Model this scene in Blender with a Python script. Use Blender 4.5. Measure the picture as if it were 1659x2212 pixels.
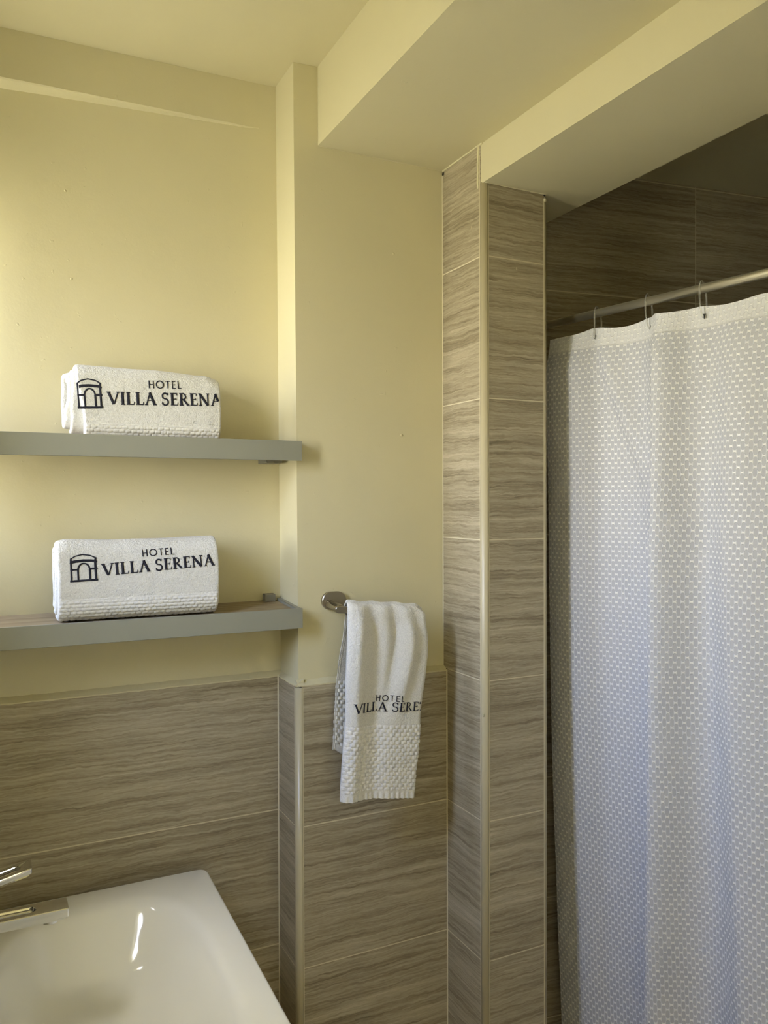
import bpy, bmesh, math, random
from mathutils import Vector, noise, Matrix
random.seed(7)
for o in list(bpy.data.objects): bpy.data.objects.remove(o)
scn = bpy.context.scene
COL = scn.collection

# ------------------------------------------------------------ camera
F_PX, IW, IH = 1750.0, 1659.0, 2212.0
cam = bpy.data.cameras.new('camera'); camo = bpy.data.objects.new('camera', cam); COL.objects.link(camo)
yaw, pitch, roll = 0.4608, -0.0124, -0.0031
fw = Vector((math.sin(yaw)*math.cos(pitch), math.cos(yaw)*math.cos(pitch), math.sin(pitch)))
rt = Vector((math.cos(yaw), -math.sin(yaw), 0)); up = rt.cross(fw)
r2 = rt*math.cos(roll)+up*math.sin(roll); u2 = -rt*math.sin(roll)+up*math.cos(roll)
m = Matrix((r2, u2, -fw)).transposed().to_4x4(); m.translation = (0, 0, 1.5812)
camo.matrix_world = m
cam.sensor_fit = 'VERTICAL'; cam.sensor_height = 36.0; cam.lens = F_PX/IH*36.0
cam.clip_start = 0.02; cam.clip_end = 100
scn.camera = camo

# ------------------------------------------------------------ world, window light, exposure
SKY_STRENGTH = 40.5
EXPOSURE = 0.0
w = bpy.data.worlds.new('daylight'); scn.world = w; w.use_nodes = True
nt = w.node_tree; nt.nodes.clear()
tc = nt.nodes.new('ShaderNodeTexCoord'); sp = nt.nodes.new('ShaderNodeSeparateXYZ')
mr = nt.nodes.new('ShaderNodeMapRange'); mr.inputs['From Min'].default_value = -1; mr.inputs['From Max'].default_value = 1
cr = nt.nodes.new('ShaderNodeValToRGB'); bg = nt.nodes.new('ShaderNodeBackground'); ow = nt.nodes.new('ShaderNodeOutputWorld')
e = cr.color_ramp.elements
e[0].position = 0.25; e[0].color = (.38, .37, .29, 1)
e[1].position = 0.47; e[1].color = (.62, .60, .50, 1)
for p, c in ((0.52, (.82, .80, .74, 1)), (0.60, (.80, .83, .90, 1)), (0.67, (.60, .72, 1.0, 1)), (0.84, (.42, .56, 1.0, 1)), (0.93, (1.0, 1.0, 1.0, 1))):
    x = e.new(p); x.color = c
nt.links.new(tc.outputs['Generated'], sp.inputs[0]); nt.links.new(sp.outputs['Z'], mr.inputs['Value'])
nt.links.new(mr.outputs[0], cr.inputs[0]); nt.links.new(cr.outputs[0], bg.inputs[0]); nt.links.new(bg.outputs[0], ow.inputs[0])
bg.inputs[1].default_value = SKY_STRENGTH
scn.view_settings.view_transform = 'Standard'; scn.view_settings.look = 'None'
scn.view_settings.exposure = EXPOSURE; scn.view_settings.gamma = 1.0; scn.view_settings.use_curve_mapping = False
# the window in the left wall over the basin
WY0, WY1, WZ0, WZ1, WX = 0.98, 1.24, 1.50, 2.16, -0.18
SY0, SY1 = 1.57, 1.71            # unseen corner slit, added to brighten the back wall's left end
pl = bpy.data.lights.new('window_portal', 'AREA'); pl.shape = 'RECTANGLE'; pl.size = WZ1-WZ0; pl.size_y = WY1-WY0
pl.cycles.is_portal = True
plo = bpy.data.objects.new('window_portal', pl); COL.objects.link(plo)
plo.location = (WX-0.10, (WY0+WY1)/2, (WZ0+WZ1)/2); plo.rotation_euler = (0, -math.pi/2, 0)
pl2 = pl.copy(); pl2.size_y = SY1-SY0; plo2 = bpy.data.objects.new('added_slit_portal', pl2); COL.objects.link(plo2)
plo2.location = (WX-0.02, (SY0+SY1)/2, (WZ0+WZ1)/2); plo2.rotation_euler = (0, -math.pi/2, 0)

# ------------------------------------------------------------ materials
def new_mat(name):
    mt = bpy.data.materials.new(name); mt.use_nodes = True
    n = mt.node_tree.nodes; b = n['Principled BSDF']
    return mt, mt.node_tree, b
def simple(name, col, rough=.5, metal=0.0, bump=0.0, bscale=200, spec=.5, coat=0, stretch=None):
    mt, t, b = new_mat(name)
    b.inputs['Base Color'].default_value = (*col, 1); b.inputs['Roughness'].default_value = rough
    b.inputs['Metallic'].default_value = metal; b.inputs['Specular IOR Level'].default_value = spec
    b.inputs['Coat Weight'].default_value = coat
    if bump:
        c = t.nodes.new('ShaderNodeTexCoord'); mp = t.nodes.new('ShaderNodeMapping'); nz = t.nodes.new('ShaderNodeTexNoise'); bp = t.nodes.new('ShaderNodeBump')
        if stretch: mp.inputs['Scale'].default_value = stretch
        nz.inputs['Scale'].default_value = bscale; nz.inputs['Detail'].default_value = 4
        bp.inputs['Strength'].default_value = bump; bp.inputs['Distance'].default_value = .002
        t.links.new(c.outputs['Object'], mp.inputs[0]); t.links.new(mp.outputs[0], nz.inputs[0])
        t.links.new(nz.outputs[0], bp.inputs['Height']); t.links.new(bp.outputs[0], b.inputs['Normal'])
    return mt
class G:
    """tiny node-math helper"""
    def __init__(s, t): s.t = t
    def m(s, op, a, b=None, c=None, clamp=False):
        n = s.t.nodes.new('ShaderNodeMath'); n.operation = op; n.use_clamp = clamp
        for i, v in enumerate((a, b, c)):
            if v is None: continue
            if isinstance(v, (int, float)): n.inputs[i].default_value = v
            else: s.t.links.new(v, n.inputs[i])
        return n.outputs[0]
    def comb(s, x, y, z):
        n = s.t.nodes.new('ShaderNodeCombineXYZ')
        for i, v in enumerate((x, y, z)):
            if isinstance(v, (int, float)): n.inputs[i].default_value = v
            else: s.t.links.new(v, n.inputs[i])
        return n.outputs[0]
    def noise(s, vec, scale, detail=4, dist=0, rough=.5):
        n = s.t.nodes.new('ShaderNodeTexNoise'); n.inputs['Scale'].default_value = scale; n.inputs['Detail'].default_value = detail
        n.inputs['Distortion'].default_value = dist; n.inputs['Roughness'].default_value = rough
        s.t.links.new(vec, n.inputs['Vector']); return n.outputs[0]
    def smooth(s, v, a, b):
        n = s.t.nodes.new('ShaderNodeMapRange'); n.interpolation_type = 'SMOOTHSTEP'
        n.inputs['From Min'].default_value = a; n.inputs['From Max'].default_value = b
        s.t.links.new(v, n.inputs['Value']); return n.outputs[0]
    def mixc(s, f, a, b):
        n = s.t.nodes.new('ShaderNodeMix'); n.data_type = 'RGBA'
        if isinstance(f, (int, float)): n.inputs[0].default_value = f
        else: s.t.links.new(f, n.inputs[0])
        for k, v in ((6, a), (7, b)):
            if isinstance(v, tuple): n.inputs[k].default_value = (*v, 1)
            else: s.t.links.new(v, n.inputs[k])
        return n.outputs[2]
    def bump(s, h, strength, dist):
        n = s.t.nodes.new('ShaderNodeBump'); n.inputs['Strength'].default_value = strength; n.inputs['Distance'].default_value = dist
        s.t.links.new(h, n.inputs['Height']); return n.outputs[0]
PAINT = (.655, .60, .385)
def paint_mat(name='cream_wall_paint'):
    mt, t, b = new_mat(name); g = G(t)
    c = t.nodes.new('ShaderNodeTexCoord').outputs['Object']
    big = g.noise(c, 3.0, 3); fine = g.noise(c, 260, 3); mid = g.noise(c, 18, 4); drip = g.noise(c, 70, 2)
    col = g.mixc(g.smooth(big, .3, .7), tuple(v*.965 for v in PAINT), PAINT)
    t.links.new(col, b.inputs['Base Color'])
    b.inputs['Roughness'].default_value = .42; b.inputs['Specular IOR Level'].default_value = .35
    h = g.m('ADD', g.m('MULTIPLY', fine, .18), g.m('ADD', g.m('MULTIPLY', mid, 1.0), g.m('MULTIPLY', g.smooth(drip, .72, .8), .6)))
    t.links.new(g.bump(h, .32, .002), b.inputs['Normal'])
    return mt
def tile_mat(name, axis, vper=None, voff=0.0, dark=1.0, slope=0.0, phase=0.0):
    """vein-cut travertine look porcelain, 30 cm courses, pale grout"""
    mt, t, b = new_mat(name); g = G(t)
    sep = t.nodes.new('ShaderNodeSeparateXYZ'); t.links.new(t.nodes.new('ShaderNodeTexCoord').outputs['Object'], sep.inputs[0])
    h = sep.outputs[axis]; z = sep.outputs[2]
    zt = g.m('DIVIDE', z, .3); row = g.m('FLOOR', zt); fr = g.m('FRACT', zt)
    jit = g.m('MULTIPLY', row, 3.37)
    colv = 0.0
    if vper:
        cu = g.m('DIVIDE', g.m('SUBTRACT', h, voff), vper); colv = g.m('MULTIPLY', g.m('FLOOR', cu), 5.1)
        hz = g.m('ADD', g.m('MULTIPLY', h, 1.0), colv)
    else: hz = h
    zz = g.m('MULTIPLY', fr, .3)
    # waviness of the veins
    wv = g.noise(g.comb(g.m('MULTIPLY', hz, 9), jit, g.m('MULTIPLY', zz, 14)), 1.0, 3)
    zw = g.m('ADD', zz, g.m('MULTIPLY', g.m('SUBTRACT', wv, .5), .014))
    wv2 = g.noise(g.comb(g.m('MULTIPLY', hz, 45), jit, g.m('MULTIPLY', zz, 70)), 1.0, 3)
    zw = g.m('ADD', zw, g.m('MULTIPLY', g.m('SUBTRACT', wv2, .5), .0085))
    ph = g.m('ADD', jit, phase)
    n1 = g.noise(g.comb(g.m('MULTIPLY', hz, 1.6), ph, g.m('MULTIPLY', zw, 62)), 1.0, 3, 0, .6)
    n2 = g.noise(g.comb(g.m('MULTIPLY', hz, 5), ph, g.m('MULTIPLY', zw, 230)), 1.0, 3, 0, .62)
    n3 = g.noise(g.comb(g.m('MULTIPLY', hz, 26), ph, g.m('MULTIPLY', zw, 520)), 1.0, 2)
    n4 = g.noise(g.comb(g.m('MULTIPLY', hz, 120), ph, g.m('MULTIPLY', zz, 260)), 1.0, 2)
    f = g.m('ADD', g.m('ADD', g.m('MULTIPLY', n1, .34), g.m('MULTIPLY', n2, .40)), g.m('ADD', g.m('MULTIPLY', n3, .20), g.m('MULTIPLY', n4, .06)))
    rp = t.nodes.new('ShaderNodeValToRGB'); t.links.new(f, rp.inputs[0]); el = rp.color_ramp.elements
    d = dark*1.10
    el[0].position = .34; el[0].color = (.150*d, .122*d, .072*d, 1)
    el[1].position = .68; el[1].color = (.520*d, .460*d, .330*d, 1)
    for p, c in ((.43, (.250, .207, .132)), (.51, (.350, .300, .202)), (.59, (.430, .375, .262))):
        q = el.new(p); q.color = (c[0]*d, c[1]*d, c[2]*d, 1)
    dz = g.m('MULTIPLY', g.m('ABSOLUTE', g.m('SUBTRACT', g.m('FRACT', g.m('ADD', zt, .5)), .5)), .3)
    gm = g.m('SUBTRACT', 1.0, g.smooth(dz, .0009, .0016))
    if vper:
        dh = g.m('MULTIPLY', g.m('ABSOLUTE', g.m('SUBTRACT', g.m('FRACT', g.m('ADD', cu, .5)), .5)), vper)
        gm = g.m('MAXIMUM', gm, g.m('SUBTRACT', 1.0, g.smooth(dh, .0009, .0016)))
    t.links.new(g.mixc(gm, rp.outputs[0], (.66, .60, .42)), b.inputs['Base Color'])
    t.links.new(g.m('ADD', g.m('MULTIPLY', gm, .35), .38), b.inputs['Roughness'])
    b.inputs['Specular IOR Level'].default_value = .45
    hh = g.m('SUBTRACT', g.m('MULTIPLY', f, .5), g.m('MULTIPLY', gm, 1.0))
    t.links.new(g.bump(hh, .25, .0012), b.inputs['Normal'])
    return mt
M = {}
M['paint'] = paint_mat()
M['tile_x'] = tile_mat('travertine_tile_back', 0)
M['tile_x2'] = tile_mat('travertine_tile_column_front', 0, phase=11.3)
M['tile_xc'] = tile_mat('travertine_tile_corner_front', 0, phase=23.7)
M['tile_y'] = tile_mat('travertine_tile_side', 1, phase=31.9)
M['tile_sh'] = tile_mat('travertine_tile_shower', 0, vper=.6, voff=1.683, phase=5.3)
M['tile_absorb'] = simple('light_absorbing_tile', (.05, .045, .038), .5, bump=.1)  # for unseen shower walls, made dark to cut bounce light inside
M['tile_fl'] = simple('beige_floor_tile', (.36, .30, .22), .4, bump=.1)
M['trim'] = simple('cream_corner_trim', (.50, .44, .285), .32)
M['grout'] = simple('pale_grout', (.66, .60, .42), .8, bump=.3, bscale=300)
M['steel'] = simple('brushed_nickel', (.42, .38, .31), .30, 1.0, bump=.05, bscale=400)
M['rod'] = simple('satin_steel_rod', (.95, .90, .74), .44, 1.0)
M['chrome'] = simple('polished_chrome', (.80, .80, .80), .07, 1.0)
M['ceramic'] = simple('white_glazed_ceramic', (.91, .90, .85), .09, spec=.6, coat=.3)
M['alu'] = simple('satin_grey_aluminium', (.30, .30, .245), .48, .25)
M['bracket'] = simple('grey_plastic_bracket', (.20, .19, .15), .5)
M['thread'] = simple('navy_embroidery_thread', (.006, .006, .016), .7, bump=.6, bscale=900)
M['dark'] = simple('dark_metal_tip', (.03, .03, .03), .4, .6)
M['drain'] = M['chrome']
def board_mat():
    mt, t, b = new_mat('brown_woodgrain_board'); g = G(t)
    sep = t.nodes.new('ShaderNodeSeparateXYZ'); t.links.new(t.nodes.new('ShaderNodeTexCoord').outputs['Object'], sep.inputs[0])
    n = g.noise(g.comb(g.m('MULTIPLY', sep.outputs[0], 4), g.m('MULTIPLY', sep.outputs[1], 120), 0.0), 1.0, 4)
    t.links.new(g.mixc(g.smooth(n, .3, .7), (.20, .145, .08), (.34, .265, .165)), b.inputs['Base Color'])
    b.inputs['Roughness'].default_value = .45
    return mt
M['board'] = board_mat()
def terry_mat(name='white_terry_cotton', bs=.75):
    mt, t, b = new_mat(name); g = G(t)
    c = t.nodes.new('ShaderNodeTexCoord').outputs['Object']
    n = g.noise(c, 420, 3); n2 = g.noise(c, 900, 2); n3 = g.noise(c, 90, 3)
    t.links.new(g.mixc(g.smooth(n, .3, .7), (.68, .662, .600), (.80, .782, .715)), b.inputs['Base Color'])
    b.inputs['Roughness'].default_value = .95; b.inputs['Specular IOR Level'].default_value = .1
    b.inputs['Sheen Weight'].default_value = .25; b.inputs['Sheen Roughness'].default_value = .6
    h = g.m('ADD', g.m('ADD', g.m('MULTIPLY', n, 1.0), g.m('MULTIPLY', n2, .5)), g.m('MULTIPLY', n3, .8))
    t.links.new(g.bump(h, bs, .0022), b.inputs['Normal'])
    return mt
M['terry'] = terry_mat(); M['waffle'] = terry_mat('white_waffle_cotton', .12)
CURT_TOP = 1.965
def curtain_mat():
    """honeycomb woven polyester: satin float bars round sheer hexagons"""
    mt, t, b = new_mat('white_honeycomb_weave'); g = G(t)
    uv = t.nodes.new('ShaderNodeUVMap'); sep = t.nodes.new('ShaderNodeSeparateXYZ'); t.links.new(uv.outputs[0], sep.inputs[0])
    PU, PV = .0150, .0203
    u = g.m('DIVIDE', sep.outputs[0], PU); v = g.m('DIVIDE', sep.outputs[1], PV)
    def cell(ou, ov):
        du = g.m('ABSOLUTE', g.m('SUBTRACT', g.m('FRACT', g.m('ADD', u, ou+.5)), .5))
        dv = g.m('ABSOLUTE', g.m('SUBTRACT', g.m('FRACT', g.m('ADD', v, ov+.5)), .5))
        return du, dv
    out = []
    bars = []
    for ou, ov in ((.5, 0.0), (0.0, .5)):
        du, dv = cell(ou, ov)
        a = g.m('DIVIDE', du, .238)
        c = g.m('DIVIDE', g.m('ADD', dv, g.m('MULTIPLY', du, .75)), .475)
        c2 = g.m('DIVIDE', dv, .425)
        out.append(g.m('MAXIMUM', g.m('MAXIMUM', a, c), c2))
    for ou, ov in ((0.0, 0.0), (.5, .5)):
        du, dv = cell(ou, ov)
        bars.append(g.m('MAXIMUM', g.m('DIVIDE', du, .215), g.m('DIVIDE', dv, .085)))
    f = g.m('MINIMUM', out[0], out[1]); thread = g.smooth(f, .90, 1.0)
    bar = g.m('SUBTRACT', 1.0, g.smooth(g.m('MINIMUM', bars[0], bars[1]), .8, 1.1))
    band = g.smooth(sep.outputs[1], CURT_TOP-.045, CURT_TOP-.043)
    col = g.mixc(thread, (.55, .56, .60), (.79, .80, .84))
    col = g.mixc(bar, col, (.96, .96, .95))
    col = g.mixc(g.m('MULTIPLY', band, .55), col, (.90, .90, .89))
    t.links.new(col, b.inputs['Base Color'])
    t.links.new(g.m('SUBTRACT', .62, g.m('MULTIPLY', bar, .34)), b.inputs['Roughness'])
    b.inputs['Specular IOR Level'].default_value = .35
    seam = g.m('SUBTRACT', 1.0, g.smooth(g.m('ABSOLUTE', g.m('SUBTRACT', sep.outputs[1], CURT_TOP-.044)), .0, .003))
    h = g.m('ADD', g.m('ADD', thread, g.m('MULTIPLY', bar, .8)), g.m('MULTIPLY', seam, 1.5))
    nrm = g.bump(h, .7, .0013); t.links.new(nrm, b.inputs['Normal'])
    tr = t.nodes.new('ShaderNodeBsdfTranslucent'); t.links.new(col, tr.inputs[0]); mx = t.nodes.new('ShaderNodeMixShader'); mx.inputs[0].default_value = .04
    o = t.nodes['Material Output']
    t.links.new(b.outputs[0], mx.inputs[1]); t.links.new(tr.outputs[0], mx.inputs[2]); t.links.new(mx.outputs[0], o.inputs[0])
    return mt
M['curtain'] = curtain_mat()
def clear_mat():
    mt, t, b = new_mat('clear_plastic')
    b.inputs['Base Color'].default_value = (.93, .93, .90, 1); b.inputs['Roughness'].default_value = .08
    b.inputs['Transmission Weight'].default_value = .85; b.inputs['IOR'].default_value = 1.45
    return mt
M['clear'] = clear_mat()
M['frame'] = simple('white_window_frame', (.75, .75, .72), .4)

# ------------------------------------------------------------ helpers
def link(name, me, mat, parent=None, smooth=False):
    o = bpy.data.objects.new(name, me); COL.objects.link(o)
    if mat is not None: me.materials.append(mat)
    if smooth:
        for p in me.polygons: p.use_smooth = True
    if parent is not None: o.parent = parent
    return o
def obj(name, bm, mat, parent=None, smooth=False):
    bmesh.ops.recalc_face_normals(bm, faces=bm.faces)
    me = bpy.data.meshes.new(name); bm.to_mesh(me); bm.free()
    o = link(name, me, mat, parent, smooth)
    return o
def tag(o, label=None, cat=None, group=None, kind=None):
    for k, v in (('label', label), ('category', cat), ('group', group), ('kind', kind)):
        if v: o[k] = v
    return o
def thing(name, label, cat, loc=(0, 0, 0), group=None):
    o = bpy.data.objects.new(name, None); COL.objects.link(o); o.location = loc; o.empty_display_size = .02
    return tag(o, label, cat, group)
def struct(name, bm, mat, smooth=False):
    return tag(obj(name, bm, mat, None, smooth), kind='structure')
def settle(parent):
    """children were modelled in world space: keep them there although the parent sits at the base"""
    for c in parent.children: c.matrix_parent_inverse = Matrix.Translation(parent.location).inverted()
def box(bm, x0, x1, y0, y1, z0, z1):
    vs = [bm.verts.new((x, y, z)) for z in (z0, z1) for y in (y0, y1) for x in (x0, x1)]
    for f in ((0, 1, 3, 2), (4, 5, 7, 6), (0, 1, 5, 4), (2, 3, 7, 6), (0, 2, 6, 4), (1, 3, 7, 5)):
        bm.faces.new([vs[i] for i in f])
    return vs
def prism(bm, poly, z0, z1, top=None):
    a = [bm.verts.new((x, y, z0)) for x, y in poly]
    b = [bm.verts.new((x, y, z1)) for x, y in (top or poly)]
    n = len(poly); bm.faces.new(a); bm.faces.new(b)
    for i in range(n): bm.faces.new((a[i], a[(i+1) % n], b[(i+1) % n], b[i]))
def bevel(bm, w, seg=2):
    bmesh.ops.bevel(bm, geom=list(bm.edges), offset=w, segments=seg, profile=.7, affect='EDGES')
def tube(bm, pts, r, seg=14, closed=False, cap=True, rfun=None, up=Vector((0, 0, 1))):
    pts = [Vector(p) for p in pts]; n = len(pts); rings = []
    for i, p in enumerate(pts):
        a = pts[(i-1) % n] if (closed or i > 0) else p
        b = pts[(i+1) % n] if (closed or i < n-1) else p
        t = (b-a).normalized()
        u = up if abs(t.dot(up)) < .95 else Vector((1, 0, 0))
        s = t.cross(u).normalized(); q = s.cross(t)
        rr = rfun(i/(n-1)) if rfun else r
        rings.append([bm.verts.new(p+rr*(math.cos(k*2*math.pi/seg)*s+math.sin(k*2*math.pi/seg)*q)) for k in range(seg)])
    for i in range(n if closed else n-1):
        A, B = rings[i], rings[(i+1) % n]
        for k in range(seg): bm.faces.new((A[k], A[(k+1) % seg], B[(k+1) % seg], B[k]))
    if cap and not closed: bm.faces.new(rings[0]); bm.faces.new(rings[-1])
def nz(x, y=0.0, z=0.0): return noise.noise(Vector((x, y, z)))
def sstep(x, a, b):
    t = max(0., min(1., (x-a)/(b-a))); return t*t*(3-2*t)

# ------------------------------------------------------------ the room
YA, YAt = 1.72, 1.7086           # back wall plaster, tile face
YB, YBt = 1.6077, 1.5918         # column plaster, tile face
YC = 1.4393
X1, X2, X3 = 0.5857, 0.9501, 1.1097
ZT = 1.1957                      # top of the half-height tiling
ZH, ZS = 2.2534, 2.3365          # header and soffit undersides
XH = 1.2263
def ceil_z(x): return 2.500 + (x-.6)*.055
XB1 = .6442
# back wall: plaster body, tiled below
bm = bmesh.new(); box(bm, -.18, .70, YA, 1.95, 0, 2.60); struct('wall_back', bm, M['paint'])
bm = bmesh.new(); box(bm, -.18, X1+.004, YAt, YA, 0, ZT+.001); struct('wall_back_tiles', bm, M['tile_x'])
# column that stands out of the back wall (its left side leans a little)
bm = bmesh.new()
prism(bm, [(.6015, YB), (.96, YB), (.96, 1.95), (.6015, 1.95)], 0, 2.60, [(.5890, YB), (.96, YB), (.96, 1.95), (.5890, 1.95)])
struct('wall_column', bm, M['paint'])
bm = bmesh.new(); box(bm, X1, .602, YBt+.011, YAt, 0, ZT+.001); struct('wall_column_side_tiles', bm, M['tile_y'])
bm = bmesh.new(); box(bm, X1+.011, X2+.002, YBt, YB, 0, ZT+.001); struct('wall_column_front_tiles', bm, M['tile_x2'])
# full-height tiled shower end wall
bm = bmesh.new(); box(bm, X2, X2+.02, YC+.011, YB+.02, 0, ZS+.001); struct('wall_corner_side_tiles', bm, M['tile_y'])
bm = bmesh.new(); box(bm, X2+.011, X3, YC, YB+.02, 0, ZH+.001); struct('wall_corner_front_tiles', bm, M['tile_xc'])
bm = bmesh.new(); box(bm, X3-.002, X3+.010, YC+.010, 1.70, 0, 2.45); struct('wall_shower_left', bm, M['tile_y'])
# slanting back wall inside the shower
def dY(x): return 1.607-.14*(x-1.2537)
bm = bmesh.new(); prism(bm, [(1.10, dY(1.10)), (2.25, dY(2.25)), (2.25, 1.95), (1.10, 1.95)], 0, 2.45); struct('wall_shower_back', bm, M['tile_sh'])
bm = bmesh.new(); box(bm, 2.10, 2.25, -.02, 1.62, 0, 2.45); struct('wall_right', bm, M['tile_absorb'])
bm = bmesh.new(); box(bm, 1.05, 2.25, -.20, -.02, 0, 2.45); struct('wall_shower_front', bm, M['tile_absorb'])
# wall behind the camera, left wall with window opening and the added light slit
bm = bmesh.new(); box(bm, -.33, 2.25, -1.05, -.90, 0, 2.60); struct('wall_front', bm, M['paint'])
bm = bmesh.new()
box(bm, -.33, WX, -.90, WY0, 0, 2.60); box(bm, -.33, WX, WY1, SY0, 0, 2.60); box(bm, -.33, WX, SY1, 1.95, 0, 2.60)
for a, b in ((WY0, WY1), (SY0, SY1)): box(bm, -.33, WX, a, b, 0, WZ0); box(bm, -.33, WX, a, b, WZ1, 2.60)
struct('wall_left', bm, M['paint'])
bm = bmesh.new(); box(bm, WX, WX+.011, -.90, YAt, 0, ZT); struct('wall_left_tiles', bm, M['tile_y'])
bm = bmesh.new(); box(bm, -.33, 2.25, -1.05, 1.95, -.10, 0); struct('floor', bm, M['tile_fl'])
# window frame and casements
bm = bmesh.new()
for a in (WY0, WY1-.036): box(bm, -.29, -.25, a, a+.036, WZ0, WZ1)
for a in (WZ0, WZ1-.036): box(bm, -.29, -.25, WY0, WY1, a, a+.036)
win = struct('window_1', bm, M['frame'])

# ceilings, beams and header
bm = bmesh.new()
for y0, y1 in ((-1.05, 1.95),):
    a = [bm.verts.new(p) for p in ((-.33, y0, ceil_z(-.33)), (XB1+.05, y0, ceil_z(XB1+.05)), (XB1+.05, y1, ceil_z(XB1+.05)), (-.33, y1, ceil_z(-.33)))]
    b = [bm.verts.new(v.co+Vector((0, 0, .12))) for v in a]
    bm.faces.new(a); bm.faces.new(b)
    for i in range(4): bm.faces.new((a[i], a[(i+1) % 4], b[(i+1) % 4], b[i]))
struct('ceiling', bm, M['paint'])
bm = bmesh.new(); box(bm, XB1, X2+.01, -1.0, YB+.01, ZS, 2.60); struct('ceiling_beam', bm, M['paint'])
bm = bmesh.new(); box(bm, X2+.0008, XH, -1.0, 1.70, ZH, 2.62); struct('ceiling_shower_header', bm, M['paint'])
bm = bmesh.new(); box(bm, XH-.01, 2.25, -.9, 1.70, 2.405, 2.62); struct('ceiling_shower', bm, M['paint'])
# shallow tapering beam along the back wall, its corner a little uneven
bm = bmesh.new(); N = 60; rows = []
for i in range(N+1):
    x = -.18 + (.552+.18)*i/N; k = (.545-x)/(.545-.038)
    yf = YA-.040*max(k, 0.0)-.0006; zb = 2.3742+.023*(1-k)+.0012*nz(x*30)+.0006*nz(x*90, 3)
    rows.append([bm.verts.new(p) for p in ((x, YA+.01, zb), (x, YA+.0005, zb), (x, yf+.0022, zb+.0004), (x, yf, zb+.003), (x, yf, 2.58), (x, YA+.01, 2.58))])
for A, B in zip(rows, rows[1:]):
    for k in range(6): bm.faces.new((A[k], A[(k+1) % 6], B[(k+1) % 6], B[k]))
bm.faces.new(rows[0]); bm.faces.new(rows[-1])
struct('ceiling_beam_back', bm, M['paint'])

# painted sloping ledge on the half-height tiling
def ledge(name, a, b, din, depth, h=.014):
    """a, b: ends of the tile edge line; din: unit vector towards the plaster"""
    bm = bmesh.new(); a = Vector(a); b = Vector(b); n = max(8, int((b-a).length/.006)); rows = []
    d = Vector(din)
    for i in range(n+1):
        p = a.lerp(b, i/n); s = p.x*60+p.y*60
        j = .0011*nz(s, 1.7)+.0006*nz(s*3.1, 4)
        hh = h*(1+.12*nz(s*.3, 8))
        f = p+Vector((0, 0, ZT-.0012+j))
        rows.append([bm.verts.new(q) for q in (f-d*.0005, f-d*.0006+Vector((0, 0, .0025)), f+d*depth*.45+Vector((0, 0, hh*.55)), f+d*(depth+.003)+Vector((0, 0, hh*1.05)), f+d*(depth+.002)-Vector((0, 0, .002)))])
    for A, B in zip(rows, rows[1:]):
        for k in range(5): bm.faces.new((A[k], A[(k+1) % 5], B[(k+1) % 5], B[k]))
    bm.faces.new(rows[0]); bm.faces.new(rows[-1])
    return struct(name, bm, M['paint'], False)
ledge('trim_1', (-.18, YAt, 0), (X1+.012, YAt, 0), (0, 1, 0), .0115)
ledge('trim_2', (X1, YBt+.006, 0), (X1, YAt+.01, 0), (1, 0, 0), .0155)
ledge('trim_3', (X1+.004, YBt, 0), (X2, YBt, 0), (0, 1, 0), .0155, .012)

# quarter-round corner trims
def qround(name, cx, cy, r, z0, z1, sx=-1, sy=-1):
    bm = bmesh.new(); poly = [(cx, cy)]
    for k in range(9):
        a = k/8*math.pi/2; poly.append((cx+sx*r*math.cos(a), cy+sy*r*math.sin(a)))
    prism(bm, poly, z0, z1)
    o = struct(name, bm, M['trim'], False)
    for p in o.data.polygons:
        if len(p.vertices) == 4: p.use_smooth = True
    return o
qround('trim_4', X1+.0125, YBt+.0125, .0130, 0, ZT-.003)
qround('trim_5', X2+.0115, YC+.0115, .0125, 0, ZH+.002)
qround('trim_6', X3-.001, YC+.0095, .0100, 0, ZH-.006, 1, -1)
# grout lines along the trims and in the inner corners
bm = bmesh.new()
for (x, y, z1) in ((X1+.0135, YBt-.0004, ZT-.004), (X2+.0130, YC-.0004, ZH-.004), (X3-.0025, YC-.0004, ZH-.01)):
    box(bm, x-.0008, x+.0008, y, y+.002, 0, z1)
for (x, y, z1) in ((X1-.0004, YBt+.0140, ZT-.004), (X2-.0004, YC+.0140, ZH+.06)):
    box(bm, x, x+.002, y-.0008, y+.0008, 0, z1)
prism(bm, [(X1-.0022, YAt), (X1+.001, YAt), (X1+.001, YAt-.0022)], 0, ZT+.004)
prism(bm, [(X2-.0022, YBt), (X2+.001, YBt), (X2+.001, YBt-.0022)], 0, ZT)
prism(bm, [(X2-.0018, YB), (X2+.001, YB), (X2+.001, YB-.0018)], ZT, ZS-.01)
struct('trim_7', bm, M['grout'])
# ragged plaster edges where paint meets the tiled corner at the top
def ragged(name, a, b, w, seed):
    bm = bmesh.new(); a = Vector(a); b = Vector(b); n = max(6, int((b-a).length/.004))
    pts = [a.lerp(b, i/n)+Vector((nz(i*.7, seed)*.0008, nz(i*.6, seed+3)*.0008, nz(i*.5, seed+7)*.0008)) for i in range(n+1)]
    tube(bm, pts, w, 8, rfun=lambda t: w*(.75+.55*abs(nz(t*n*.35, seed+11))))
    return struct(name, bm, M['paint'], True)
ragged('trim_8', (X2-.0005, YB-.002, ZS), (X2-.0005, YC+.004, ZS), .0028, 2.1)
ragged('trim_9', (X2-.0005, YC+.020, ZH-.008), (X2-.0003, YC+.018, ZS), .0030, 5.7)
ragged('trim_10', (X2+.004, YC-.001, ZH), (X3+.004, YC-.001, ZH), .0018, 9.2)
ragged('trim_11', (XB1+.002, YB-.0005, ZS), (X2, YB-.0005, ZS), .0016, 12.2)

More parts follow.
